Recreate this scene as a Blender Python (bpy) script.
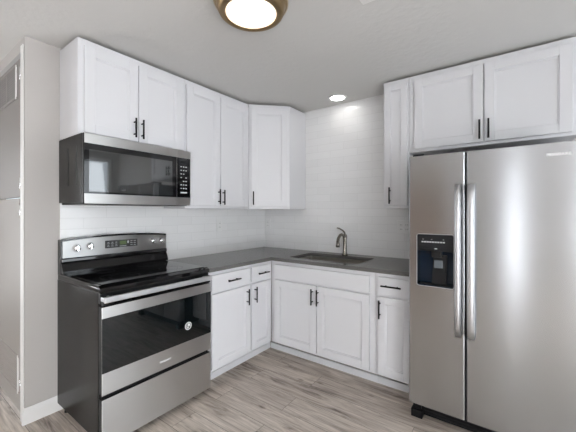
import bpy, bmesh, math, random
from mathutils import Vector, Matrix
for o in list(bpy.data.objects): bpy.data.objects.remove(o)
S = bpy.context.scene
C = S.collection
PI = math.pi
random.seed(4)
CEIL = 2.448

# ------------------------------------------------------------ camera
cd = bpy.data.cameras.new('camera'); cam = bpy.data.objects.new('camera', cd); C.objects.link(cam)
cd.sensor_width = 36; cd.lens = 312.54*36/576
cd.shift_x = -(289.1-288)/576; cd.shift_y = -(216-212.03)/576
cd.clip_start = .05
cam.location = (2.5063, -2.9187, 1.3376); cam.rotation_euler = (PI/2, 0, .6309)
S.camera = cam
# ------------------------------------------------------------ world, daylight, exposure
w = bpy.data.worlds.new('daylight'); S.world = w; w.use_nodes = True
bg = w.node_tree.nodes['Background']; bg.inputs[0].default_value = (.80, .90, 1, 1); bg.inputs[1].default_value = 1.6
S.view_settings.view_transform = 'Standard'; S.view_settings.look = 'None'
S.view_settings.gamma = 1; S.view_settings.use_curve_mapping = False
S.view_settings.exposure = 0.28
def area(name, loc, rot, sx, sy, power, col):
    l = bpy.data.lights.new(name, 'AREA'); l.shape = 'RECTANGLE'; l.size = sx; l.size_y = sy; l.energy = power; l.color = col
    o = bpy.data.objects.new(name, l); C.objects.link(o); o.location = loc; o.rotation_euler = rot
    return o
# area lamps at unseen openings, invented to match the daylight and reflections
UP = math.radians(100)
area('added_patio_light', (4.62, -4.1, 1.05), (UP, 0, PI/2), 2.6, 2.0, 128, (.97, .985, 1))
area('added_window_light', (3.85, -6.12, 1.25), (UP, 0, 0), .9, 1.7, 17, (.97, .985, 1))
area('added_streak_light', (2.47, -6.12, 1.05), (UP, 0, 0), .20, 2.0, 5.5, (.97, .985, 1))  # added for the bright streak on the fridge door
area('added_left_light', (-2.42, -4.2, 1.25), (UP, 0, -PI/2), 1.8, 1.7, 58, (.97, .985, 1))  # added to light the sink wall from the left
area('unseen_window_light', (4.62, -.735, 1.3), (UP, 0, PI/2), 1.15, 2.0, 20, (.90, .96, 1))

# ------------------------------------------------------------ materials
def mat(name, col, rough=.5, metal=0, spec=.5, coat=0, emis=None, es=0):
    m = bpy.data.materials.new(name); m.use_nodes = True
    b = m.node_tree.nodes['Principled BSDF']
    b.inputs['Base Color'].default_value = (*col, 1); b.inputs['Roughness'].default_value = rough
    b.inputs['Metallic'].default_value = metal; b.inputs['Specular IOR Level'].default_value = spec
    b.inputs['Coat Weight'].default_value = coat
    if emis: b.inputs['Emission Color'].default_value = (*emis, 1); b.inputs['Emission Strength'].default_value = es
    return m
def nodes(m): return m.node_tree.nodes, m.node_tree.links, m.node_tree.nodes['Principled BSDF']
def noise_bump(m, scale, strength, dist=.002, detail=3, stretch=None):
    n, l, b = nodes(m)
    tc = n.new('ShaderNodeTexCoord'); mp = n.new('ShaderNodeMapping'); ns = n.new('ShaderNodeTexNoise'); bp = n.new('ShaderNodeBump')
    if stretch: mp.inputs['Scale'].default_value = stretch
    ns.inputs['Scale'].default_value = scale; ns.inputs['Detail'].default_value = detail
    bp.inputs['Strength'].default_value = strength; bp.inputs['Distance'].default_value = dist
    l.new(tc.outputs['Object'], mp.inputs[0]); l.new(mp.outputs[0], ns.inputs['Vector']); l.new(ns.outputs[0], bp.inputs['Height'])
    l.new(bp.outputs[0], b.inputs['Normal'])
    return ns
def brushed(name, col, rough, axis=(0, 0, 1), an=.88, stretch=(1, 1, 160), smudge=.06):
    m = mat(name, col, rough, 1)
    n, l, b = nodes(m)
    b.inputs['Anisotropic'].default_value = an
    v = n.new('ShaderNodeCombineXYZ')
    for i in range(3): v.inputs[i].default_value = axis[i]
    l.new(v.outputs[0], b.inputs['Tangent'])
    tc = n.new('ShaderNodeTexCoord'); mp = n.new('ShaderNodeMapping'); ns = n.new('ShaderNodeTexNoise')
    mp.inputs['Scale'].default_value = stretch; ns.inputs['Scale'].default_value = 8; ns.inputs['Detail'].default_value = 4
    l.new(tc.outputs['Object'], mp.inputs[0]); l.new(mp.outputs[0], ns.inputs['Vector'])
    s2 = n.new('ShaderNodeTexNoise'); s2.inputs['Scale'].default_value = 3.5; s2.inputs['Detail'].default_value = 2
    l.new(tc.outputs['Object'], s2.inputs['Vector'])
    ad = n.new('ShaderNodeMath'); ad.operation = 'MULTIPLY_ADD'; ad.inputs[1].default_value = smudge
    a2 = n.new('ShaderNodeMath'); a2.operation = 'MULTIPLY_ADD'; a2.inputs[1].default_value = .03; a2.inputs[2].default_value = rough-.04
    l.new(ns.outputs[0], a2.inputs[0]); l.new(a2.outputs[0], ad.inputs[2]); l.new(s2.outputs[0], ad.inputs[0]); l.new(ad.outputs[0], b.inputs['Roughness'])
    bp = n.new('ShaderNodeBump'); bp.inputs['Strength'].default_value = .015; bp.inputs['Distance'].default_value = .001
    l.new(ns.outputs[0], bp.inputs['Height']); l.new(bp.outputs[0], b.inputs['Normal'])
    return m
M = {}
M['cab'] = mat('white_cabinet_paint', (.74, .74, .765), .38)
M['wall'] = mat('greige_wall_paint', (.49, .465, .447), .75); noise_bump(M['wall'], 90, .18)
M['ceil'] = mat('textured_ceiling_paint', (.67, .66, .645), .9)
ns = noise_bump(M['ceil'], 26, .55, .006, 4)
M['trim'] = mat('white_trim_paint', (.80, .79, .78), .35)
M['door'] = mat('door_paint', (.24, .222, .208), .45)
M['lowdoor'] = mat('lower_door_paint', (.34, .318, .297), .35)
M['mesh'] = mat('vent_mesh', (.24, .23, .22), .7)
M['steel'] = brushed('brushed_steel', (.63, .62, .61), .34)
M['fsteel'] = brushed('fridge_steel', (.52, .53, .55), .22, smudge=.05)
M['handle_steel'] = mat('satin_handle', (.62, .62, .635), .42, 1)
M['chrome'] = mat('chrome', (.85, .85, .87), .12, 1)
M['nickel'] = mat('brushed_nickel', (.24, .22, .195), .25, 1)
M['sink'] = brushed('sink_steel', (.58, .56, .52), .3, (1, 0, 0), .4, (1, 60, 1))
M['gap_shade'] = mat('gap_shade_board', (.09, .065, .045), .8)  # dark colour that deepens the shade between cabinet tops and ceiling
M['black'] = mat('matte_black', (.007, .007, .008), .45, spec=.3)
M['pull'] = mat('black_pull', (.006, .006, .0065), .45, spec=.25)
M['body'] = mat('dark_enamel', (.012, .011, .010), .25, spec=.16); noise_bump(M['body'], 160, .12, .001)
M['gloss'] = mat('black_gloss', (.006, .006, .007), .06, spec=.6)
M['glass'] = mat('oven_glass', (.004, .006, .007), .03, spec=.7)
M['cookglass'] = mat('cooktop_glass', (.005, .005, .006), .05, spec=.5)
M['mwglass'] = mat('microwave_window', (.028, .031, .033), .04); M['mwglass'].node_tree.nodes['Principled BSDF'].inputs['IOR'].default_value = 2.3
M['ring'] = mat('burner_marking', (.075, .075, .078), .25)
M['plastic'] = mat('white_plastic', (.80, .80, .80), .3)
M['slot'] = mat('dark_slot', (.03, .03, .03), .6)
M['bronze'] = mat('aged_bronze', (.33, .23, .12), .35, 1)
M['bronze_light'] = mat('pale_brass_rim', (.62, .50, .36), .35, 1)
M['diff'] = mat('lamp_diffuser', (.9, .85, .75), .5, emis=(1, .86, .68), es=3.0)
n, l, b = nodes(M['diff']); tc = n.new('ShaderNodeTexCoord'); mp = n.new('ShaderNodeMapping'); mp.inputs['Scale'].default_value = (1, 1, 0)
ln = n.new('ShaderNodeVectorMath'); ln.operation = 'LENGTH'; mr = n.new('ShaderNodeMapRange')
mr.inputs['From Min'].default_value = .085; mr.inputs['From Max'].default_value = .130; mr.inputs['To Min'].default_value = 1.4; mr.inputs['To Max'].default_value = .75
l.new(tc.outputs['Object'], mp.inputs[0]); l.new(mp.outputs[0], ln.inputs[0]); l.new(ln.outputs['Value'], mr.inputs[0]); l.new(mr.outputs[0], b.inputs['Emission Strength'])
M['can'] = mat('downlight_lens', (.9, .9, .9), .5, emis=(1, .97, .92), es=11)
M['mark'] = mat('pale_marking', (.55, .57, .58), .5)
M['logo'] = mat('logo_print', (.92, .93, .94), .4)
M['lcd'] = mat('green_display', (.05, .07, .02), .3, emis=(.45, .75, .25), es=.06)
M['navy'] = mat('dispenser_cavity_blue', (.006, .016, .032), .15, spec=.35)
M['grey'] = mat('dark_grey_plastic', (.009, .010, .012), .35, spec=.3)
M['clear'] = mat('clear_lever', (.14, .16, .18), .15)
# window glass
g = bpy.data.materials.new('window_glass'); g.use_nodes = True
gb = g.node_tree.nodes['Principled BSDF']; gb.inputs['Transmission Weight'].default_value = 1; gb.inputs['Roughness'].default_value = 0; gb.inputs['IOR'].default_value = 1.05
M['pane'] = g
# countertop
m = mat('grey_quartz', (.17, .165, .16), .22); M['counter'] = m
n, l, b = nodes(m); tc = n.new('ShaderNodeTexCoord'); ns = n.new('ShaderNodeTexNoise'); cr = n.new('ShaderNodeValToRGB')
ns.inputs['Scale'].default_value = 260; ns.inputs['Detail'].default_value = 2
cr.color_ramp.elements[0].position = .35; cr.color_ramp.elements[0].color = (.10, .097, .094, 1)
cr.color_ramp.elements[1].position = .7; cr.color_ramp.elements[1].color = (.165, .16, .156, 1)
l.new(tc.outputs['Object'], ns.inputs['Vector']); l.new(ns.outputs[0], cr.inputs[0]); l.new(cr.outputs[0], b.inputs['Base Color'])
# vinyl plank floor: planks along x
m = mat('vinyl_plank', (.4, .35, .3), .42); M['floor'] = m
n, l, b = nodes(m); tc = n.new('ShaderNodeTexCoord')
br = n.new('ShaderNodeTexBrick'); br.offset = .37; br.inputs['Scale'].default_value = 1
br.inputs['Brick Width'].default_value = 1.22; br.inputs['Row Height'].default_value = .178; br.inputs['Mortar Size'].default_value = .0012
br.inputs['Mortar Smooth'].default_value = .1; br.inputs['Bias'].default_value = 0
br.inputs['Color1'].default_value = (0, 0, 0, 1); br.inputs['Color2'].default_value = (1, 1, 1, 1); br.inputs['Mortar'].default_value = (.5, .5, .5, 1)
l.new(tc.outputs['Object'], br.inputs['Vector'])
sep = n.new('ShaderNodeSeparateXYZ'); l.new(tc.outputs['Object'], sep.inputs[0])
off = n.new('ShaderNodeMath'); off.operation = 'MULTIPLY_ADD'; off.inputs[1].default_value = 7.3
l.new(br.outputs['Color'], off.inputs[0]); l.new(sep.outputs[0], off.inputs[2])
cmb = n.new('ShaderNodeCombineXYZ'); l.new(off.outputs[0], cmb.inputs[0]); l.new(sep.outputs[1], cmb.inputs[1]); l.new(br.outputs['Color'], cmb.inputs[2])
mp = n.new('ShaderNodeMapping'); mp.inputs['Scale'].default_value = (1.6, 11, 5); l.new(cmb.outputs[0], mp.inputs[0])
g1 = n.new('ShaderNodeTexNoise'); g1.inputs['Scale'].default_value = 1.6; g1.inputs['Detail'].default_value = 6; g1.inputs['Roughness'].default_value = .62; g1.inputs['Distortion'].default_value = .6
l.new(mp.outputs[0], g1.inputs['Vector'])
mp2 = n.new('ShaderNodeMapping'); mp2.inputs['Scale'].default_value = (2.5, 60, 5); l.new(cmb.outputs[0], mp2.inputs[0])
g2 = n.new('ShaderNodeTexNoise'); g2.inputs['Scale'].default_value = 2; g2.inputs['Detail'].default_value = 4; l.new(mp2.outputs[0], g2.inputs['Vector'])
r1 = n.new('ShaderNodeValToRGB'); E_ = r1.color_ramp.elements
E_[0].position = .30; E_[0].color = (.17, .13, .105, 1); E_[1].position = .72; E_[1].color = (.86, .775, .70, 1)
for p_, c_ in ((.40, (.47, .40, .345, 1)), (.50, (.63, .555, .485, 1)), (.60, (.72, .64, .57, 1))):
    e = E_.new(p_); e.color = c_
l.new(g1.outputs[0], r1.inputs[0])
mx = n.new('ShaderNodeMix'); mx.data_type = 'RGBA'; mx.blend_type = 'MULTIPLY'; mx.inputs[0].default_value = .6
r2 = n.new('ShaderNodeValToRGB'); r2.color_ramp.elements[0].position = .3; r2.color_ramp.elements[0].color = (.48, .45, .43, 1); r2.color_ramp.elements[1].position = .60; r2.color_ramp.elements[1].color = (1, 1, 1, 1)
l.new(g2.outputs[0], r2.inputs[0]); l.new(r1.outputs[0], mx.inputs[6]); l.new(r2.outputs[0], mx.inputs[7])
# knots
mp3 = n.new('ShaderNodeMapping'); mp3.inputs['Scale'].default_value = (2.6, 6.5, 3); l.new(cmb.outputs[0], mp3.inputs[0])
vo = n.new('ShaderNodeTexVoronoi'); vo.inputs['Scale'].default_value = 1.5; l.new(mp3.outputs[0], vo.inputs['Vector'])
r3 = n.new('ShaderNodeValToRGB'); r3.color_ramp.elements[0].position = .03; r3.color_ramp.elements[0].color = (.30, .25, .21, 1); r3.color_ramp.elements[1].position = .16; r3.color_ramp.elements[1].color = (1, 1, 1, 1)
l.new(vo.outputs['Distance'], r3.inputs[0])
mx3 = n.new('ShaderNodeMix'); mx3.data_type = 'RGBA'; mx3.blend_type = 'MULTIPLY'; mx3.inputs[0].default_value = .8
l.new(mx.outputs[2], mx3.inputs[6]); l.new(r3.outputs[0], mx3.inputs[7])
# plank tone
r4 = n.new('ShaderNodeValToRGB'); r4.color_ramp.elements[0].color = (.84, .83, .83, 1); r4.color_ramp.elements[1].color = (1.0, 1, 1, 1)
l.new(br.outputs['Color'], r4.inputs[0])
mx4 = n.new('ShaderNodeMix'); mx4.data_type = 'RGBA'; mx4.blend_type = 'MULTIPLY'; mx4.inputs[0].default_value = 1
l.new(mx3.outputs[2], mx4.inputs[6]); l.new(r4.outputs[0], mx4.inputs[7])
mx5 = n.new('ShaderNodeMix'); mx5.data_type = 'RGBA'; l.new(br.outputs['Fac'], mx5.inputs[0]); l.new(mx4.outputs[2], mx5.inputs[6]); mx5.inputs[7].default_value = (.10, .085, .07, 1)
l.new(mx5.outputs[2], b.inputs['Base Color'])
bp = n.new('ShaderNodeBump'); bp.inputs['Strength'].default_value = .15; bp.inputs['Distance'].default_value = .002; l.new(g2.outputs[0], bp.inputs['Height']); l.new(bp.outputs[0], b.inputs['Normal'])
# subway tile (u along the wall, v up)
def tile_mat(name, axis):
    m = mat(name, (.8, .8, .8), .12, spec=.5)
    n, l, b = nodes(m); tc = n.new('ShaderNodeTexCoord'); sp = n.new('ShaderNodeSeparateXYZ'); cb = n.new('ShaderNodeCombineXYZ')
    l.new(tc.outputs['Object'], sp.inputs[0]); l.new(sp.outputs[axis], cb.inputs[0]); l.new(sp.outputs[2], cb.inputs[1])
    br = n.new('ShaderNodeTexBrick'); br.inputs['Scale'].default_value = 1; br.inputs['Brick Width'].default_value = .305; br.inputs['Row Height'].default_value = .0762
    br.inputs['Mortar Size'].default_value = .0018; br.inputs['Mortar Smooth'].default_value = .3; br.inputs['Bias'].default_value = 0
    br.inputs['Color1'].default_value = (.81, .81, .815, 1); br.inputs['Color2'].default_value = (.84, .84, .845, 1); br.inputs['Mortar'].default_value = (.73, .73, .73, 1)
    l.new(cb.outputs[0], br.inputs['Vector']); l.new(br.outputs['Color'], b.inputs['Base Color'])
    inv = n.new('ShaderNodeMath'); inv.operation = 'SUBTRACT'; inv.inputs[0].default_value = 1; l.new(br.outputs['Fac'], inv.inputs[1])
    wv = n.new('ShaderNodeTexNoise'); wv.inputs['Scale'].default_value = 9; l.new(tc.outputs['Object'], wv.inputs['Vector'])
    ad = n.new('ShaderNodeMath'); ad.operation = 'MULTIPLY_ADD'; ad.inputs[1].default_value = .7; l.new(wv.outputs[0], ad.inputs[0]); l.new(inv.outputs[0], ad.inputs[2])
    bp = n.new('ShaderNodeBump'); bp.inputs['Strength'].default_value = .4; bp.inputs['Distance'].default_value = .0015
    l.new(ad.outputs[0], bp.inputs['Height']); l.new(bp.outputs[0], b.inputs['Normal'])
    return m
M['tileL'] = tile_mat('subway_tile_side', 1); M['tileB'] = tile_mat('subway_tile_back', 0)

# ------------------------------------------------------------ mesh builder
class MB:
    def __init__(s): s.bm = bmesh.new()
    def box(s, x0, x1, y0, y1, z0, z1, bev=0, mi=0, seg=2):
        r = bmesh.ops.create_cube(s.bm, size=1)
        vs = r['verts']
        for v in vs: v.co = Vector(((x0+x1)/2+v.co.x*(x1-x0), (y0+y1)/2+v.co.y*(y1-y0), (z0+z1)/2+v.co.z*(z1-z0)))
        fs = {f for v in vs for f in v.link_faces}
        if bev:
            es = {e for v in vs for e in v.link_edges}
            r2 = bmesh.ops.bevel(s.bm, geom=list(es), offset=bev, segments=seg, affect='EDGES', profile=.5)
            fs = {f for v in r2['verts'] for f in v.link_faces} | {f for f in fs if f.is_valid}
        for f in fs: f.material_index = mi
        return s
    def prism(s, pts, axis, a, c, mi=0, bev=0):
        # pts: 2D outline; axis 'x': (y,z) outline from x=a to c; 'y': (x,z); 'z': (x,y)
        def P(p, t):
            return {'x': (t, p[0], p[1]), 'y': (p[0], t, p[1]), 'z': (p[0], p[1], t)}[axis]
        va = [s.bm.verts.new(P(p, a)) for p in pts]; vb = [s.bm.verts.new(P(p, c)) for p in pts]
        n = len(pts); fs = [s.bm.faces.new(va), s.bm.faces.new(vb[::-1])]
        for i in range(n): fs.append(s.bm.faces.new((va[i], vb[i], vb[(i+1) % n], va[(i+1) % n])))
        bmesh.ops.recalc_face_normals(s.bm, faces=fs)
        if bev:
            es = {e for f in fs for e in f.edges}
            r2 = bmesh.ops.bevel(s.bm, geom=list(es), offset=bev, segments=2, affect='EDGES')
            fs = {f for v in r2['verts'] for f in v.link_faces} | {f for f in fs if f.is_valid}
        for f in fs: f.material_index = mi
        return s
    def tube(s, pts, rad, n=12, mi=0, cap=True, flat=1.0):
        pts = [Vector(p) for p in pts]; rads = rad if isinstance(rad, (list, tuple)) else [rad]*len(pts)
        rings = []; up = None
        for i, p in enumerate(pts):
            d = (pts[min(i+1, len(pts)-1)]-pts[max(i-1, 0)]).normalized()
            if up is None:
                up = Vector((0, 0, 1)) if abs(d.z) < .9 else Vector((1, 0, 0))
            a = d.cross(up).normalized(); bb = a.cross(d).normalized(); up = bb
            rings.append([s.bm.verts.new(p+rads[i]*(math.cos(2*PI*k/n)*a+flat*math.sin(2*PI*k/n)*bb)) for k in range(n)])
        fs = []
        for i in range(len(rings)-1):
            for k in range(n):
                f = s.bm.faces.new((rings[i][k], rings[i][(k+1) % n], rings[i+1][(k+1) % n], rings[i+1][k])); f.smooth = True; fs.append(f)
        if cap: fs.append(s.bm.faces.new(rings[0][::-1])); fs.append(s.bm.faces.new(rings[-1]))
        for f in fs: f.material_index = mi
        bmesh.ops.recalc_face_normals(s.bm, faces=fs)
        return s
    def lathe(s, prof, cx, cy, cz, n=40, mi=0, axis='z', smooth=True, close=False):
        # prof: (r, h) pairs along axis
        rings = []
        for r, h in prof:
            ring = []
            for k in range(n):
                a = 2*PI*k/n; u, v = max(r, 1e-4)*math.cos(a), max(r, 1e-4)*math.sin(a)
                co = {'z': (cx+u, cy+v, cz+h), 'x': (cx+h, cy+u, cz+v), 'y': (cx+u, cy+h, cz+v)}[axis]
                ring.append(s.bm.verts.new(co))
            rings.append(ring)
        fs = []
        R = list(range(len(rings)-1)); 
        pairs = [(i, i+1) for i in R]+([(len(rings)-1, 0)] if close else [])
        for i, j in pairs:
            for k in range(n):
                f = s.bm.faces.new((rings[i][k], rings[i][(k+1) % n], rings[j][(k+1) % n], rings[j][k])); f.smooth = smooth; fs.append(f)
        if not close:
            fs.append(s.bm.faces.new(rings[0][::-1])); fs.append(s.bm.faces.new(rings[-1]))
        bmesh.ops.recalc_face_normals(s.bm, faces=fs)
        for f in fs: f.material_index = mi
        return s
    def build(s, name, mats, parent=None, label=None):
        me = bpy.data.meshes.new(name); s.bm.to_mesh(me); s.bm.free()
        for m in (mats if isinstance(mats, (list, tuple)) else [mats]): me.materials.append(m)
        o = bpy.data.objects.new(name, me); C.objects.link(o); o.parent = parent
        if label: o['label'] = label
        return o
def thing(name, label, cat, loc=(0, 0, 0), rz=0, group=None):
    o = bpy.data.objects.new(name, None); C.objects.link(o); o.location = loc; o.rotation_euler = (0, 0, rz); o.empty_display_size = .1
    o['label'] = label; o['category'] = cat
    if group: o['group'] = group
    return o
def tag(o, label, cat, group=None):
    o['label'] = label; o['category'] = cat
    if group: o['group'] = group
    return o
def struct(o): o['kind'] = 'structure'; return o
def text(name, s, size, mtx, m, parent=None, ext=.0006, bold=False):
    cu = bpy.data.curves.new(name, 'FONT'); cu.body = s; cu.size = size; cu.extrude = ext; cu.align_x = 'CENTER'; cu.align_y = 'CENTER'
    if bold: cu.offset = size*.02
    t = bpy.data.objects.new(name, cu); C.objects.link(t)
    dg = bpy.context.evaluated_depsgraph_get(); me = bpy.data.meshes.new_from_object(t.evaluated_get(dg))
    bpy.data.objects.remove(t); me.transform(mtx); me.materials.clear(); me.materials.append(m)
    o = bpy.data.objects.new(name, me); C.objects.link(o); o.parent = parent
    return o
def cut(o, cutters):
    for c_ in cutters:
        md = o.modifiers.new('b', 'BOOLEAN'); md.operation = 'DIFFERENCE'; md.solver = 'EXACT'; md.object = c_
    dg = bpy.context.evaluated_depsgraph_get(); me = bpy.data.meshes.new_from_object(o.evaluated_get(dg))
    o.modifiers.clear(); o.data = me
    for c_ in cutters: bpy.data.objects.remove(c_)
FRONT = Matrix.Rotation(PI/2, 4, 'X')                      # text facing -y

# ------------------------------------------------------------ the room
XR, YB, XL = 4.5, -6.0, -2.3
struct(MB().box(XL-.1, XR+.1, YB-.1, .1, -.12, 0).build('floor', M['floor']))
struct(MB().box(XL-.1, XR+.1, YB-.1, .1, CEIL, CEIL+.12).build('ceiling', M['ceil']))
struct(MB().box(-.12, XR+.1, 0, .12, 0, CEIL).build('wall_back', M['wall']))
# closet block behind the range: its kitchen face is x=0, its end carries the tall closet door
struct(MB().box(-.055, 0, -2.312, -2.2, 0, CEIL).box(-.12, 0, -2.2, 0, 0, CEIL).box(-.12, -.055, -2.312, -2.2, 2.37, CEIL).build('wall_left', M['wall']))
wl = MB().box(-2.3, -.96, -2.312, -2.20, 0, CEIL).box(-.96, -.12, -2.312, -2.20, 2.37, CEIL)
struct(wl.build('wall_closet', M['wall']))
# unseen front and right walls; their openings are invented for daylight and reflections
def holed_wall(name, horiz, pos, a0, a1, holes):
    m = MB(); cur = a0
    def bx(u0, u1, z0, z1):
        if horiz: m.box(u0, u1, pos-.1, pos, z0, z1)
        else: m.box(pos, pos+.1, u0, u1, z0, z1)
    for h0, h1, z0, z1 in holes:
        bx(cur, h0, 0, CEIL); bx(h0, h1, z1, CEIL)
        if z0 > 0: bx(h0, h1, 0, z0)
        cur = h1
    bx(cur, a1, 0, CEIL)
    struct(m.build(name, M['wall']))
def window(name, horiz, a0, a1, z0, z1, pos, mull=True):
    r = struct(bpy.data.objects.new(name, None)); C.objects.link(r)
    f = MB(); p = MB()
    def bx(mb, u0, u1, v0, v1, d0, d1):
        if horiz: mb.box(u0, u1, pos+d0, pos+d1, v0, v1, .004)
        else: mb.box(pos+d0, pos+d1, u0, u1, v0, v1, .004)
    t = .06; mid = (a0+a1)/2
    for u0, u1, v0, v1 in ((a0, a0+t, z0, z1), (a1-t, a1, z0, z1), (a0, a1, z0, z0+t), (a0, a1, z1-t, z1), (mid-.035, mid+.035, z0, z1))[:5 if mull else 4]: bx(f, u0, u1, v0, v1, -.03, .03)
    f.build('window_frame', M['trim'], r)
    if horiz: p.box(a0+t, a1-t, pos-.003, pos+.003, z0+t, z1-t)
    else: p.box(pos-.003, pos+.003, a0+t, a1-t, z0+t, z1-t)
    p.build('pane', M['pane'], r)
holed_wall('wall_front', True, YB, XL-.1, XR+.1, [(2.32, 2.62, .0, 2.1), (3.4, 4.3, .4, 2.1)])
holed_wall('wall_right', False, XR, YB, 0, [(-5.4, -2.8, 0, 2.1), (-1.35, -.12, .25, 2.33)])
window('added_window_1', True, 2.32, 2.62, 0, 2.1, YB-.05, False)  # unseen narrow window, added to reflect as a streak in the fridge
window('added_window_2', True, 3.4, 4.3, .4, 2.1, YB-.05)  # unseen window, added to brighten the fridge's right edge by reflection
window('added_window_3', False, -5.4, -2.8, 0, 2.1, XR+.05)  # unseen glazed opening, added for the main daylight
window('unseen_window_4', False, -1.35, -.12, .25, 2.33, XR+.05)  # unseen window, placed to match the microwave reflection
holed_wall('wall_far_left', False, XL-.1, YB, -2.2, [(-5.1, -3.3, .4, 2.1)])
window('added_window_5', False, -5.1, -3.3, .4, 2.1, XL-.05)  # unseen window, added for light from the left
r = struct(bpy.data.objects.new('added_door_3', None)); C.objects.link(r)  # unseen brown door, added to tint the fridge reflection
MB().box(.35, 1.25, YB, YB+.04, .01, 2.05, .004).build('door_slab', mat('added_brown_door', (.24, .155, .10), .4), r)
MB().lathe([(.03, 0), (.03, .006), (.011, .008), (.011, .035), (.027, .04), (.027, .062), (.015, .07)], 1.18, YB+.04, 1.0, 20, axis='y').build('door_knob', M['nickel'], r)
# baseboard with a wrapped outside corner
bb = MB().prism([(0, 0), (.013, 0), (.013, .078), (.008, .092), (.006, .10), (0, .10)], 'y', -2.312, -.75)
bb.prism([(-2.312, 0), (-2.325, 0), (-2.325, .078), (-2.320, .092), (-2.318, .10), (-2.312, .10)], 'x', -.010, .013)
struct(bb.build('baseboard_left', M['trim']))
struct(MB().box(2.92, XR, -.013, 0, 0, .10, .002).build('baseboard_back', M['trim']))
struct(MB().box(XR-.013, XR, YB, -.013, 0, .10, .002).build('baseboard_right', M['trim']))
# closet door casing
ca = MB().box(-.064, -.012, -2.3185, -2.3125, 0, 2.40, .002).box(-1.02, -.955, -2.334, -2.312, 0, 2.40, .004)
struct(ca.build('trim_1', M['trim']))
def grille(parent, x0, x1, z0, z1, yf, nx, m):
    f = MB(); t = .016
    for a in ((x0, x1, z0, z0+t), (x0, x1, z1-t, z1), (x0, x0+t, z0, z1)): f.box(a[0], a[1], yf-.005, yf+.002, a[2], a[3], .002)
    for i in range(1, nx):
        xm = x0+(x1-x0)*i/nx; f.box(xm-.006, xm+.006, yf-.005, yf+.002, z0, z1, .002)
    v = f.build('vent_grille', m, parent)
    MB().box(x1-t, x1, yf-.006, yf+.002, z0, z1, .002).build('grille_highlight', M['trim'], v)  # right edge in white: a highlight put into the colour
    s_ = MB().box(x0+t, x1-t, yf-.001, yf+.001, z0+t, z1-t)
    k = int((z1-z0-2*t)/.016)
    for i in range(k): s_.box(x0+t, x1-t, yf-.003, yf-.0005, z0+t+i*.016+.003, z0+t+i*.016+.011)
    s_.build('louver', M['mesh'] if nx > 1 else m, v)
def closet_door(name, z0, z1, m, g, nx, hz):
    r = struct(bpy.data.objects.new(name, None)); C.objects.link(r)
    MB().box(-.952, -.074, -2.312, -2.275, z0, z1, .003).build('door_slab', m, r)
    grille(r, g[0], g[1], g[2], g[3], -2.312, nx, m)
    for z in hz:
        h = MB().box(-.085, -.066, -2.315, -2.3115, z, z+.075, .001).tube([(-.0695, -2.317, z-.003), (-.0695, -2.317, z+.079)], .0042, 10)
        h.build('hinge', M['chrome'], r)
    return r
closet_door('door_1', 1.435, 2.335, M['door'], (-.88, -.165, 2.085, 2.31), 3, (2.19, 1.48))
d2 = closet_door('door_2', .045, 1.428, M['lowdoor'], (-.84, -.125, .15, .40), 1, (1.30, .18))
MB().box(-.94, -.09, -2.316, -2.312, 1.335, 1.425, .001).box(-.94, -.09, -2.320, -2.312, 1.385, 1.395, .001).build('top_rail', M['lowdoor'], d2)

# tiled backsplashes
tag(MB().box(0, .008, -2.124, -.008, .05, 1.40).build('tile_backsplash', M['tileL']), 'white subway tile backsplash on the wall behind the range', 'backsplash')
tag(MB().box(0, 1.92, -.008, 0, .88, CEIL).build('tile_wall_covering', M['tileB']), 'white subway tile rising to the ceiling behind the sink', 'backsplash')

# ------------------------------------------------------------ cabinets (local frame: x right, front towards -y, z up)
def shaker(name, x0, x1, z0, z1, yf, parent, fr=.062, t=.02):
    m = MB()
    m.box(x0, x0+fr, yf, yf+t, z0, z1, .0022, seg=1).box(x1-fr, x1, yf, yf+t, z0, z1, .0022, seg=1)
    m.box(x0+fr-.001, x1-fr+.001, yf, yf+t, z0, z0+fr, .0022, seg=1).box(x0+fr-.001, x1-fr+.001, yf, yf+t, z1-fr, z1, .0022, seg=1)
    b = .007
    for a in ((x0+fr, x0+fr+b, z0+fr, z1-fr), (x1-fr-b, x1-fr, z0+fr, z1-fr)):
        m.box(a[0], a[1], yf+.006, yf+t, a[2], a[3])
    m.box(x0+fr, x1-fr, yf+.006, yf+t, z0+fr, z0+fr+b).box(x0+fr, x1-fr, yf+.006, yf+t, z1-fr-b, z1-fr)
    m.box(x0+fr-.002, x1-fr+.002, yf+.013, yf+t-.001, z0+fr-.002, z1-fr+.002)
    return m.build(name, M['cab'], parent)
def slab(name, x0, x1, z0, z1, yf, parent):
    return MB().box(x0, x1, yf, yf+.02, z0, z1, .003).build(name, M['cab'], parent)
def pull(x, z, yf, parent, vert=True, L=.135):
    r = .0062; h = L/2; o = .03; s_ = .042
    m = MB()
    if vert:
        m.tube([(x, yf-o, z-h), (x, yf-o, z+h)], r, 12)
        for k in (-s_, s_): m.tube([(x, yf+.001, z+k), (x, yf-o, z+k)], .0048, 10)
    else:
        m.tube([(x-h, yf-o, z), (x+h, yf-o, z)], r, 12)
        for k in (-s_, s_): m.tube([(x+k, yf+.0005, z), (x+k, yf-o, z)], .0048, 10)
    return m.build('bar_pull', M['pull'], parent, 'matte black bar pull')
D = .61; F = .0225
def carcass_base(r, w, depth=D-.012, toe=True):
    m = MB().box(0, w, -depth, 0, .105, .881, .001, seg=1)
    m.build('cabinet_body', M['cab'], r)
    if toe: MB().box(0, w, -depth+.075, -depth+.09, 0, .054).build('toe_kick', M['cab'], r)
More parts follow.
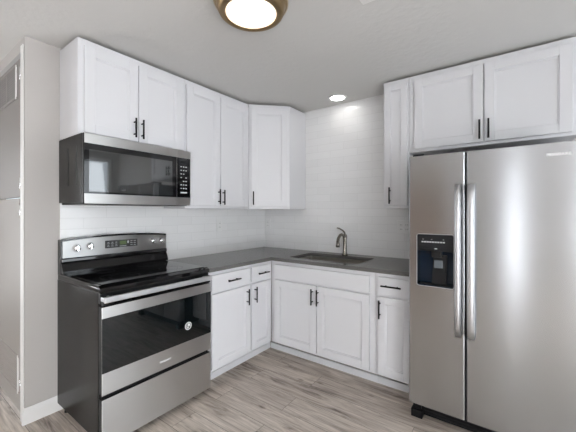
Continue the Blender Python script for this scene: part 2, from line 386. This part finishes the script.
# left run, faces +x : local x -> world y
def left(name, label, y0, x=.012, z=0): return thing(name, label, 'cabinet', (x, y0, z), PI/2)
r = left('base_cabinet', 'white base cabinet with drawer over one door, touching the right side of the range', -1.385)
w1 = .472; dp = .598; carcass_base(r, w1)
d = slab('drawer', .04, w1-.010, .722, .852, -dp-F, r); pull((.04+w1-.01)/2, .788, -dp-F, d, False)
d = shaker('door', .04, w1-.010, .125, .705, -dp-F, r); pull(w1-.010-.045, .612, -dp-F, d)
r = left('base_cabinet', 'narrow white base cabinet left of the inside corner, short drawer over slim door', -.911)
w2 = .299; m = MB().box(0, w2, -dp, 0, .105, .881, .001, seg=1); m.build('cabinet_body', M['cab'], r)
MB().box(0, w2+.075, -dp+.075, -dp+.09, 0, .054).build('toe_kick', M['cab'], r)
d = slab('drawer', .010, .272, .722, .852, -dp-F, r); pull(.141, .788, -dp-F, d, False, .14)
d = shaker('door', .010, .272, .125, .705, -dp-F, r, .055); pull(.042, .612, -dp-F, d)
# right run
r = thing('sink_base_cabinet', 'wide white base cabinet under the sink with two doors and a blank front panel', 'cabinet', (.6125, -.010, 0))
dy = .600
m = MB().box(0, 1.018, -dy, -dy+.02, .105, .881, .001, seg=1).box(0, .018, -dy+.02, 0, .105, .881).box(1.0, 1.018, -dy+.02, 0, .105, .881).box(.018, 1.0, -dy+.02, 0, .105, .125).box(.018, 1.0, -.012, 0, .125, .881)
m.build('cabinet_body', M['cab'], r)
MB().box(-.074, 1.018, -dy+.075, -dy+.09, 0, .054).build('toe_kick', M['cab'], r)
slab('blank_panel', .048, .980, .722, .848, -dy-F, r)
d = shaker('door', .048, .507, .125, .705, -dy-F, r); pull(.475, .612, -dy-F, d)
d = shaker('door', .514, .980, .125, .705, -dy-F, r); pull(.530, .612, -dy-F, d)
r = thing('base_cabinet', 'narrow white base cabinet beside the refrigerator with drawer over slim door', 'cabinet', (1.6325, -.010, 0))
w3 = .285; m = MB().box(0, w3, -dy, 0, .105, .881, .001, seg=1); m.build('cabinet_body', M['cab'], r)
MB().box(0, w3, -dy+.075, -dy+.09, 0, .054).build('toe_kick', M['cab'], r)
d = slab('drawer', .028, .27, .722, .852, -dy-F, r); pull(.132, .792, -dy-F, d, False, .145)
d = shaker('door', .028, .27, .125, .705, -dy-F, r, .055); pull(.046, .615, -dy-F, d)

# wall cabinets
ZT, ZB = 2.426, 1.368
def wallcab(r, w, z0, z1, dpt):
    MB().box(.012, w-.012, -dpt+.012, -.01, z1-.001, z1+.003).build('top_shade_panel', M['gap_shade'], r)  # dark sheet added on top to darken the gap under the ceiling
    MB().box(0, w, -dpt, 0, z0, z1, .001, seg=1).box(.02, w-.02, -dpt+.02, -.01, z0-.0005, z0+.001).build('cabinet_body', M['cab'], r)
dw = .296
r = left('wall_cabinet', 'white two-door wall cabinet directly above the microwave', -2.128, .010)
w = .768; wallcab(r, w, 1.822, ZT, dw)
d = shaker('door', .031, .372, 1.836, 2.385, -dw-F, r); pull(.342, 1.927, -dw-F, d)
d = shaker('door', .378, .739, 1.836, 2.385, -dw-F, r); pull(.396, 1.925, -dw-F, d)
r = left('wall_cabinet', 'tall white two-door wall cabinet between microwave and corner cabinet', -1.358, .010)
w = .745; wallcab(r, w, ZB, ZT, dw)
d = shaker('door', .010, .364, 1.392, 2.385, -dw-F, r); pull(.338, 1.475, -dw-F, d)
d = shaker('door', .370, .730, 1.392, 2.385, -dw-F, r); pull(.390, 1.471, -dw-F, d)
r = thing('corner_wall_cabinet', 'white corner wall cabinet with angled single door', 'cabinet', (.010, -.010, 0))
a_ = .600; e_ = .306
MB().prism([(0, 0), (0, -a_), (e_, -a_), (a_, -e_), (a_, 0)], 'z', ZB, ZT, bev=.001).build('cabinet_body', M['cab'], r)
MB().prism([(.02, -.02), (.02, -a_+.012), (e_-.005, -a_+.012), (a_-.012, -e_+.005), (a_-.012, -.02)], 'z', ZT-.001, ZT+.003).build('top_shade_panel', M['gap_shade'], r)  # same added dark sheet, shading the gap above the corner cabinet
L_ = math.hypot(a_-e_, a_-e_)
ph = bpy.data.objects.new('door_panel', None)
d = shaker('door', .022, L_-.022, 1.392, 2.385, -F-.0005, r); d.location = (e_, -a_, 0); d.rotation_euler = (0, 0, PI/4)
bpy.data.objects.remove(ph)
h = pull(.045, 1.476, -F-.0005, d)
r = thing('wall_cabinet', 'narrow single-door white wall cabinet left of the refrigerator', 'cabinet', (1.590, -.010, 0))
dr = .296; wallcab(r, .210, ZB, ZT, dr)
d = shaker('door', .014, .199, 1.392, 2.392, -dr-F, r, .052); pull(.064, 1.473, -dr-F, d)
r = thing('wall_cabinet', 'wide two-door white wall cabinet above the refrigerator', 'cabinet', (1.802, -.010, 0))
w = 1.006; wallcab(r, w, 1.815, ZT, dr)
d = shaker('door', .042, .508, 1.836, 2.385, -dr-F, r); pull(.488, 1.920, -dr-F, d)
d = shaker('door', .516, .980, 1.836, 2.385, -dr-F, r); pull(.542, 1.920, -dr-F, d)

# outlets
def outlet(loc, rz, label, w=.076, h=.12, gang=1):
    r = thing('wall_outlet', label, 'outlet', loc, rz)
    MB().box(-w/2, w/2, -.006, 0, -h/2, h/2, .0025).build('cover_plate', M['plastic'], r)
    for gi in range(gang):
        cx = (gi-(gang-1)/2)*.05
        for s_ in (-1, 1):
            m = MB().box(cx-.017, cx+.017, -.0085, -.0055, s_*.02-.014, s_*.02+.014, .001)
            m.box(cx-.0085, cx-.0055, -.0089, -.0084, s_*.02-.004, s_*.02+.006, mi=1).box(cx+.0055, cx+.0085, -.0089, -.0084, s_*.02-.004, s_*.02+.006, mi=1)
            m.build('receptacle', [M['plastic'], M['slot']], r)
outlet((.008, -.728, 1.20), PI/2, 'white outlet on the left wall tile, between range and corner')
outlet((.065, -.008, 1.195), 0, 'white outlet on the sink wall tile, right beside the corner')
outlet((1.675, -.008, 1.20), 0, 'wide white double outlet on tile beside the refrigerator', .12, .125, 2)

# ------------------------------------------------------------ countertop, sink, faucet
ct = MB(); e = .648
ct.prism([(.0085, -.0085), (.0085, -1.383), (e, -1.383), (e, -e), (1.922, -e), (1.922, -.0085)], 'z', .883, .914)
SX0, SX1, SY0, SY1 = .768, 1.455, -.545, -.150
o = ct.build('countertop', M['counter'])
def rrect(x0, x1, y0, y1, r, n=6):
    P = []
    for cx, cy, a0 in ((x1-r, y1-r, 0), (x0+r, y1-r, 90), (x0+r, y0+r, 180), (x1-r, y0+r, 270)):
        for k in range(n+1):
            a = math.radians(a0+90*k/n); P.append((cx+r*math.cos(a), cy+r*math.sin(a)))
    return P
cutter = MB().prism(rrect(SX0, SX1, SY0, SY1, .03), 'z', .80, 1.0).build('c', M['counter'])
cut(o, [cutter])
tag(o, 'L-shaped dark grey quartz countertop with square edge', 'countertop')
md = o.modifiers.new('b', 'BEVEL'); md.width = .002; md.segments = 2; md.limit_method = 'ANGLE'
sk = thing('kitchen_sink', 'rectangular steel undermount sink set in the grey countertop', 'sink', ((SX0+SX1)/2, (SY0+SY1)/2, .67))
ox, oy, oz = (SX0+SX1)/2, (SY0+SY1)/2, .67
m = MB(); top = rrect(SX0-.012-ox, SX1+.012-ox, SY0-.012-oy, SY1+.012-oy, .035); hx = (SX1-SX0)/2; hy = (SY1-SY0)/2
loops = [(rrect(-hx-.014, hx+.014, -hy-.014, hy+.014, .04), .2112), (rrect(-hx+.001, hx-.001, -hy+.001, hy-.001, .03), .2112), (rrect(-hx+.004, hx-.004, -hy+.004, hy-.004, .03), .03), (rrect(-hx+.012, hx-.012, -hy+.012, hy-.012, .03), .010), (rrect(-hx+.03, hx-.03, -hy+.03, hy-.03, .03), .004)]
rings = [[m.bm.verts.new((p[0], p[1], z)) for p in P] for P, z in loops]
for i in range(len(rings)-1):
    for k in range(len(rings[0])):
        f = m.bm.faces.new((rings[i][k], rings[i][(k+1) % 28], rings[i+1][(k+1) % 28], rings[i+1][k])); f.smooth = i > 1
m.bm.faces.new(rings[-1]); bmesh.ops.recalc_face_normals(m.bm, faces=m.bm.faces[:])
for f in m.bm.faces: f.normal_flip()
bs = m.build('basin', M['sink'], sk)
md = bs.modifiers.new('s', 'SOLIDIFY'); md.thickness = .0012; md.offset = -1
MB().lathe([(.045, .0), (.045, .003), (.036, .004), (.030, -.001)], 0, .02, .0045).build('drain', M['chrome'], sk)
MB().box(-.175, -.145, -hy+.0045+.03, -hy+.0055+.03, .12, .15).build('c', M['plastic']) and None
bpy.data.objects.remove(bpy.data.objects['c'])
MB().box(-.150, -.120, hy-.0055, hy-.0042, .135, .175).build('sticker', M['trim'], sk, 'small white sticker on the sink wall')
# faucet
FX, FY = 1.13, -.10
fa = thing('kitchen_faucet', 'brushed nickel pull-out faucet behind the sink with lever on top', 'faucet', (FX, FY, .914))
MB().lathe([(.028, 0), (.028, .006), (.024, .012), (.0195, .03), (.018, .10), (.019, .15), (.022, .175), (.020, .198), (.010, .206)], 0, 0, 0, 28).build('faucet_body', M['nickel'], fa)
pts = []
for k in range(15):
    t = k/14; a = math.radians(15+165*t)
    pts.append((0-.004*t, -.070+.073*math.cos(a)-.0, .135+.068*math.sin(a)))
pts = [(0, .0, .11)]+pts
MB().tube(pts, [.016, .0155]+[.0145]*13+[.0155], 16).build('spout', M['nickel'], fa)
MB().lathe([(.0155, 0), (.018, -.02), (.0195, -.045), (.017, -.050)], -.004, -.143, .138, 20).build('spray_head', M['nickel'], fa)
MB().tube([(0, .004, .200), (-.002, -.006, .222), (-.008, -.030, .243), (-.022, -.072, .262), (-.032, -.105, .270)], [.012, .0105, .008, .0075, .006], 12, flat=.7).build('lever', M['nickel'], fa)

# ------------------------------------------------------------ range
RY0, RY1 = -2.142, -1.389
W = RY1-RY0
rg = thing('range', 'freestanding stainless steel electric range with black glass cooktop', 'stove', (.012, RY0, 0), PI/2); rg.scale = (1, .953, 1)
# local: x 0..W (world y), depth along -y
MB().box(0, W, -.642, 0, .055, .885, .003).build('range_body', M['body'], rg)
for x in (.04, W-.04):
    for y in (-.06, -.60): MB().lathe([(.018, 0), (.018, .012), (.010, .014), (.010, .058)], x, y, 0, 16).build('foot', M['black'], rg)
m = MB().box(-.001, W+.003, -.668, -.01, .886, .914, .004)
m.prism([(-.668, .914), (-.640, .926), (-.03, .926), (-.01, .914)], 'x', -.001, W+.003)
m.build('cooktop_frame', M['gloss'], rg)
m = MB().box(.022, W-.022, -.635, -.055, .9262, .9292, .001)
ck = m.build('cooktop_glass', M['cookglass'], rg)
for cx, cy, rr in ((.20, -.47, .115), (.56, -.47, .085), (.20, -.20, .080), (.56, -.20, .105)):
    m = MB().lathe([(rr-.003, 0), (rr, 0), (rr, .0004), (rr-.003, .0004)], cx, cy, .9291, 56, close=True)
    m.lathe([(rr*.6-.0015, 0), (rr*.6, 0), (rr*.6, .0004), (rr*.6-.0015, .0004)], cx, cy, .9291, 48, close=True)
    m.build('burner', M['ring'], ck)
# vent trim under cooktop lip
MB().box(.002, W-.002, -.664, -.64, .825, .885, .003).build('vent_trim', M['black'], rg)
# oven door
dr_ = MB().box(.001, W-.001, -.684, -.645, .325, .812, .003).build('oven_door', M['black'], rg)
MB().box(.001, W-.001, -.690, -.6835, .325, .812, .0025).build('door_skin', M['steel'], dr_, 'brushed steel skin')
MB().box(.0005, W-.0005, -.6915, -.689, .447, .750, .0008).build('oven_window', M['glass'], dr_)
m = MB(); hz = .857; hy_ = -.722
m.box(-.002, W-.014, hy_-.008, hy_+.010, hz-.017, hz+.017, .007, seg=3)
for x in (.025, W-.041): m.box(x-.022, x+.022, hy_+.006, -.665, hz-.014, hz+.010, .004)
m.build('oven_handle', M['handle_steel'], dr_, 'satin steel bar handle')
for x in (.006, W-.03): MB().box(x, x+.024, -.692, -.66, .818, .868, .003).build('handle_bracket', M['black'], dr_)
LG = Matrix.Translation((.383, -.6912, .378)) @ FRONT
text('logo', 'FRIGIDAIRE', .0155, LG, M['logo'], dr_, bold=True)
# sticker on the oven glass
m = MB().lathe([(.0005, 0), (.027, 0), (.027, -.0005), (.0005, -.0005)], .555, -.6928, .552, 36, axis='y', smooth=False)
m.lathe([(.017, 0), (.021, 0), (.021, -.0004), (.017, -.0004)], .555, -.6934, .552, 36, axis='y', mi=1, close=True, smooth=False)
m.box(.543, .549, -.6939, -.6934, .543, .566, mi=1).box(.556, .566, -.6939, -.6934, .538, .550, mi=1)
m.build('sticker', [M['plastic'], M['slot']], dr_, 'round white sticker with dark marks')
dd = MB().box(.001, W-.001, -.684, -.645, .038, .300, .003).build('storage_drawer', M['black'], rg)
MB().box(.001, W-.001, -.690, -.6835, .038, .300, .0025).build('drawer_front', M['steel'], dd, 'brushed steel front')
MB().box(.010, W-.010, -.664, -.644, .298, .327).build('door_gap', M['black'], rg)
# backguard
def arc(x0, x1, z0, dz, n=14): return [(x0+(x1-x0)*k/n, z0+dz*(1-(2*k/n-1)**2)) for k in range(n+1)]
m = MB().prism([(0, .915), (W+.014, .915)]+arc(W+.014, 0, 1.152, .020), 'y', -.062, -.004, bev=.003)
bgd = m.build('backguard', M['gloss'], rg)
MB().prism([(.010, 1.030), (W+.010, 1.030)]+arc(W+.010, .010, 1.140, .020), 'y', -.070, -.0615, bev=.002).build('control_fascia', M['steel'], bgd, 'brushed steel control panel')
MB().box(.002, W+.012, -.080, -.0615, 1.002, 1.028, .005).prism([(-.0615, 1.002), (-.068, 1.002), (-.074, .992), (-.098, .945), (-.098, .930), (-.0615, .930)], 'x', .002, W+.012, bev=.002).build('backguard_ridge', M['gloss'], bgd)
for x, z in ((.090, 1.092), (.172, 1.098), (.640, 1.102), (.716, 1.099)):
    m = MB().lathe([(.026, -0.0700), (.026, -0.0740), (.022, -0.0780), (.020, -0.0920), (.017, -0.0960), (.002, -0.0970)], x, 0, z, 28, axis='y')
    m.box(x-.0055, x+.0055, -0.1060, -0.0920, z-.020, z+.020, .003)
    m.build('knob', M['chrome'], bgd, 'chrome knob')
m = MB().box(.272, .512, -0.0722, -0.0695, 1.072, 1.128, .001)
m.box(.375, .425, -0.0726, -0.0721, 1.092, 1.118, mi=1)
for i in range(3):
    for j in range(2): m.box(.284+i*.028, .304+i*.028, -0.0726, -0.0721, 1.084+j*.02, 1.086+j*.02, mi=2).box(.288+i*.028, .300+i*.028, -0.0726, -0.0721, 1.092+j*.02, 1.095+j*.02, mi=2)
for i in range(2):
    for j in range(3): m.box(.455+i*.026, .472+i*.026, -0.0726, -0.0721, 1.082+j*.015, 1.086+j*.015, mi=2)
m.box(.432, .444, -0.0726, -0.0721, 1.100, 1.118, mi=2).box(.375, .425, -0.0726, -0.0721, 1.079, 1.083, mi=2)
disp = m.build('clock_display', [M['slot'], M['lcd'], M['mark']], bgd)

# ------------------------------------------------------------ microwave (over the range)
MY0, MY1 = -2.133, -1.371; MW = MY1-MY0
mw = thing('microwave', 'over-the-range microwave in steel and black glass, hung under a wall cabinet', 'microwave', (.010, MY0, 1.385), PI/2)
MB().box(0, MW, -.365, 0, .012, .434, .003).build('microwave_body', M['body'], mw)
for y in (-.30, -.17):
    MB().box(-.001, .001, y, y+.012, .12, .36).build('vent_slot', M['slot'], mw)
m = MB().box(.01, MW-.01, -.36, -.02, 0, .012, .002)
m.build('underside', M['grey'], mw)
MB().box(.18, .30, -.30, -.22, -.003, .001).build('vent_filter', M['mesh'], mw)
MB().box(.46, .58, -.30, -.22, -.003, .001).build('vent_filter', M['mesh'], mw)
# top grille band + door
fy = -.395
dm = MB().box(.0, MW-.126, fy+.005, -.366, .004, .432, .003).build('microwave_door', M['black'], mw)
MB().box(.006, MW-.126, fy, fy+.006, .004, .432, .002).build('door_skin', M['steel'], dm, 'brushed steel skin')
MB().box(.003, MW-.1275, fy-.002, fy+.002, .066, .372, .001).build('door_glass', M['gloss'], dm)
MB().box(.030, MW-.165, fy-.0028, fy-.001, .078, .335, .0006).build('door_window', M['mwglass'], dm)
cp = MB().box(MW-.124, MW, fy, -.366, .004, .432, .004).build('control_panel', M['steel'], mw)
m = MB().box(MW-.1225, MW-.006, fy-.002, fy+.002, .066, .372, .001)
x0 = MW-.095
m.box(x0, x0+.06, fy-.0024, fy-.0018, .318, .345, mi=2)
for j in range(7):
    for i in range(3):
        if (i+j) % 5 == 4: continue
        m.box(x0+i*.022, x0+i*.022+.013, fy-.0024, fy-.0018, .300-j*.028, .307-j*.028, mi=1)
m.box(x0, x0+.058, fy-.0024, fy-.0018, .098, .108, mi=1)
m.build('keypad', [M['gloss'], M['mark'], M['grey']], cp)

# ------------------------------------------------------------ refrigerator
FX0, FX1, FYF = 1.929, 2.842, -.791
fr = thing('refrigerator', 'side-by-side stainless steel refrigerator with ice and water dispenser', 'refrigerator', (FX0, -.04, 0))
FW = FX1-FX0; yf = FYF+.04
MB().box(.006, FW-.006, -.672, 0, .03, 1.685, .004).build('refrigerator_body', M['grey'], fr)
ztop, zb_ = 1.700, .090; sp = .328
def fdoor(name, x0, x1):
    pts = rrect(x0, x1, yf, yf+.072, .009, 5)
    return MB().prism(pts, 'z', zb_, ztop).build(name, M['fsteel'], fr)
fl = fdoor('freezer_door', 0, sp-.0045)
DX0, DX1, DZ0, DZ1 = .052, .264, .868, 1.196
bpy.context.view_layer.update()
c1 = MB().prism([(p[0], p[1]) for p in rrect(DX0, DX1, DZ0, DZ1, .012, 4)], 'y', yf-.02, yf+.060).build('c', M['fsteel'], fr)
bpy.context.view_layer.update()
cut(fl, [c1])
rd = fdoor('refrigerator_door', sp+.0045, FW)
for dd_, xx in ((fl, 0), (rd, 0)):
    md = dd_.modifiers.new('b', 'BEVEL'); md.width = .003; md.segments = 2; md.limit_method = 'ANGLE'; md.angle_limit = math.radians(50)
MB().box(sp-.0042, sp+.0042, yf+.004, yf+.07, zb_, ztop-.002).build('door_gasket', M['black'], fr)
# dispenser
m = MB()
m.box(DX0, DX0+.004, yf+.001, yf+.058, DZ0, DZ1).box(DX1-.004, DX1, yf+.001, yf+.058, DZ0, DZ1)
m.box(DX0, DX1, yf+.001, yf+.058, DZ0, DZ0+.006)
m.box(DX0, DX1, yf+.054, yf+.0585, DZ0, DZ1)
m.build('dispenser_recess', M['navy'], fl)
m = MB().box(DX0+.0005, DX1-.0005, yf-.003, yf+.05, DZ1-.105, DZ1-.0005, .003)
for i in range(9): m.box(DX0+.028+i*.0155, DX0+.040+i*.0155, yf-.0036, yf-.0028, DZ1-.052, DZ1-.044, mi=1)
for i in (0, 3, 7): m.box(DX0+.034+i*.017, DX0+.040+i*.017, yf-.0036, yf-.0028, DZ1-.033, DZ1-.030, mi=1)
m.box(DX0+.105, DX0+.120, yf-.0036, yf-.0028, DZ1-.092, DZ1-.086, mi=1)
m.build('dispenser_panel', [M['grey'], M['mark']], fl)
m = MB().box(DX0+.085, DX0+.140, yf+.008, yf+.05, DZ1-.145, DZ1-.104, .004)
m.build('dispenser_nozzle', M['black'], fl)
m = MB().prism([(DX0+.082, DZ0+.012), (DX0+.165, DZ0+.012), (DX0+.172, DZ1-.13), (DX0+.092, DZ1-.13)], 'y', yf+.026, yf+.040, bev=.003)
m.build('dispenser_paddle', M['grey'], fl)
MB().box(DX0+.098, DX0+.148, yf+.018, yf+.027, DZ0+.115, DZ0+.165, .003).build('paddle_window', M['clear'], fl)
MB().box(DX0+.01, DX1-.01, yf+.004, yf+.05, DZ0+.006, DZ0+.012, .002).build('drip_tray', M['black'], fl)
# dispenser trim ring
def ring(x0, x1, z0, z1, t, y0, y1, r):
    m = MB(); A = rrect(x0-t, x1+t, z0-t, z1+t, r+t, 5); B = rrect(x0, x1, z0, z1, r, 5); n = len(A)
    va = [[m.bm.verts.new((p[0], y, p[1])) for p in P] for P, y in ((A, y1), (A, y0), (B, y0), (B, y1))]
    for i in range(4):
        for k in range(n): m.bm.faces.new((va[i][k], va[i][(k+1) % n], va[(i+1) % 4][(k+1) % n], va[(i+1) % 4][k]))
    bmesh.ops.recalc_face_normals(m.bm, faces=m.bm.faces[:]); return m
ring(DX0, DX1, DZ0, DZ1, .003, yf-.003, yf+.004, .012).build('dispenser_trim', M['handle_steel'], fl)
# handles: wide flat bars, slightly bowed
def fhandle(xc, parent, wd):
    m = MB(); n = 16; z0, z1 = .592, 1.503; secs = []
    for k in range(n+1):
        t = k/n; z = z0+(z1-z0)*t; bow = .030*(1-(2*t-1)**6)+.026; y = yf-bow
        sec = []
        for a, b_ in ((-wd/2, .006), (-wd/2+.005, -.004), (-wd/4, -.008), (wd/4, -.008), (wd/2-.005, -.004), (wd/2, .006), (wd/2-.006, .010), (-wd/2+.006, .010)):
            sec.append(m.bm.verts.new((xc+a, y+b_, z)))
        secs.append(sec)
    for k in range(n):
        for j in range(8):
            f = m.bm.faces.new((secs[k][j], secs[k][(j+1) % 8], secs[k+1][(j+1) % 8], secs[k+1][j])); f.smooth = True
    m.bm.faces.new(secs[0][::-1]); m.bm.faces.new(secs[-1]); bmesh.ops.recalc_face_normals(m.bm, faces=m.bm.faces[:])
    for z in (z0+.004, z1-.036): m.box(xc-wd/2+.006, xc+wd/2-.006, yf-.030, yf+.001, z, z+.032, .003)
    m.build('handle', M['handle_steel'], parent)
fhandle(sp-.037, fl, .036); fhandle(sp+.031, rd, .040)
text('logo', 'FRIGIDAIRE', .0195, Matrix.Translation((.750, yf-.0004, 1.637)) @ FRONT, M['logo'], rd, bold=True)
# base grille, feet, hinge covers
m = MB().box(.03, FW-.02, yf+.035, yf+.06, .018, .082, .002)
for i in range(3): m.box(.09, FW-.05, yf+.030, yf+.036, .026+i*.018, .034+i*.018)
m.build('base_grille', M['black'], fr)
for x in (.012, FW-.082): MB().box(x, x+.07, yf+.004, yf+.075, .0, .052, .004).box(x+.01, x+.06, yf+.02, yf+.06, .05, .088, .003).build('foot', M['black'], fr)
for x in (.02, FW-.09): MB().box(x, x+.07, yf+.015, yf+.12, 1.6855, 1.714, .004).build('hinge_cover', M['grey'], fr)

# ------------------------------------------------------------ ceiling fixtures
LX, LY = 1.400, -1.735
la = thing('ceiling_lamp', 'round bronze flush mount ceiling lamp with glowing white diffuser', 'lamp', (LX, LY, CEIL))
MB().lathe([(.06, 0), (.186, 0), (.190, -.010), (.190, -.034), (.184, -.044), (.178, -.048), (.174, -.060), (.170, -.076), (.164, -.088), (.156, -.094), (.136, -.096), (.1305, -.091), (.1305, -.07), (.06, -.06)], 0, 0, 0, 64).build('lamp_housing', M['bronze'], la)
MB().lathe([(.186, -.034), (.1915, -.034), (.1915, -.040), (.186, -.042)], 0, 0, 0, 64, close=True).build('rim', M['bronze_light'], la, 'thin pale brass rim')
MB().lathe([(.1300, -.075), (.1300, -.091), (.118, -.095), (.09, -.100), (.05, -.103), (.001, -.104)], 0, 0, 0, 64).build('diffuser', M['diff'], la)
rl = thing('recessed_light', 'small round recessed downlight in the ceiling over the sink', 'lamp', (1.095, -.19, CEIL))
MB().lathe([(.068, 0), (.092, 0), (.090, -.005), (.070, -.006)], 0, 0, 0, 48, close=True).build('trim_ring', M['plastic'], rl)
MB().lathe([(.0685, -.001), (.0685, -.004), (.001, -.0045)], 0, 0, 0, 48).build('lens', M['can'], rl)
cv = thing('ceiling_vent', 'white ceiling air register at the top edge of the photo', 'vent', (1.99, -1.487, CEIL))
MB().box(-.15, .15, -.15, .15, -.006, 0, .003).build('vent_frame', M['trim'], cv)
m = MB()
for i in range(11): m.box(-.125, .125, -.125+i*.0235, -.113+i*.0235, -.0105, -.0055)
m.build('louver', M['trim'], cv)
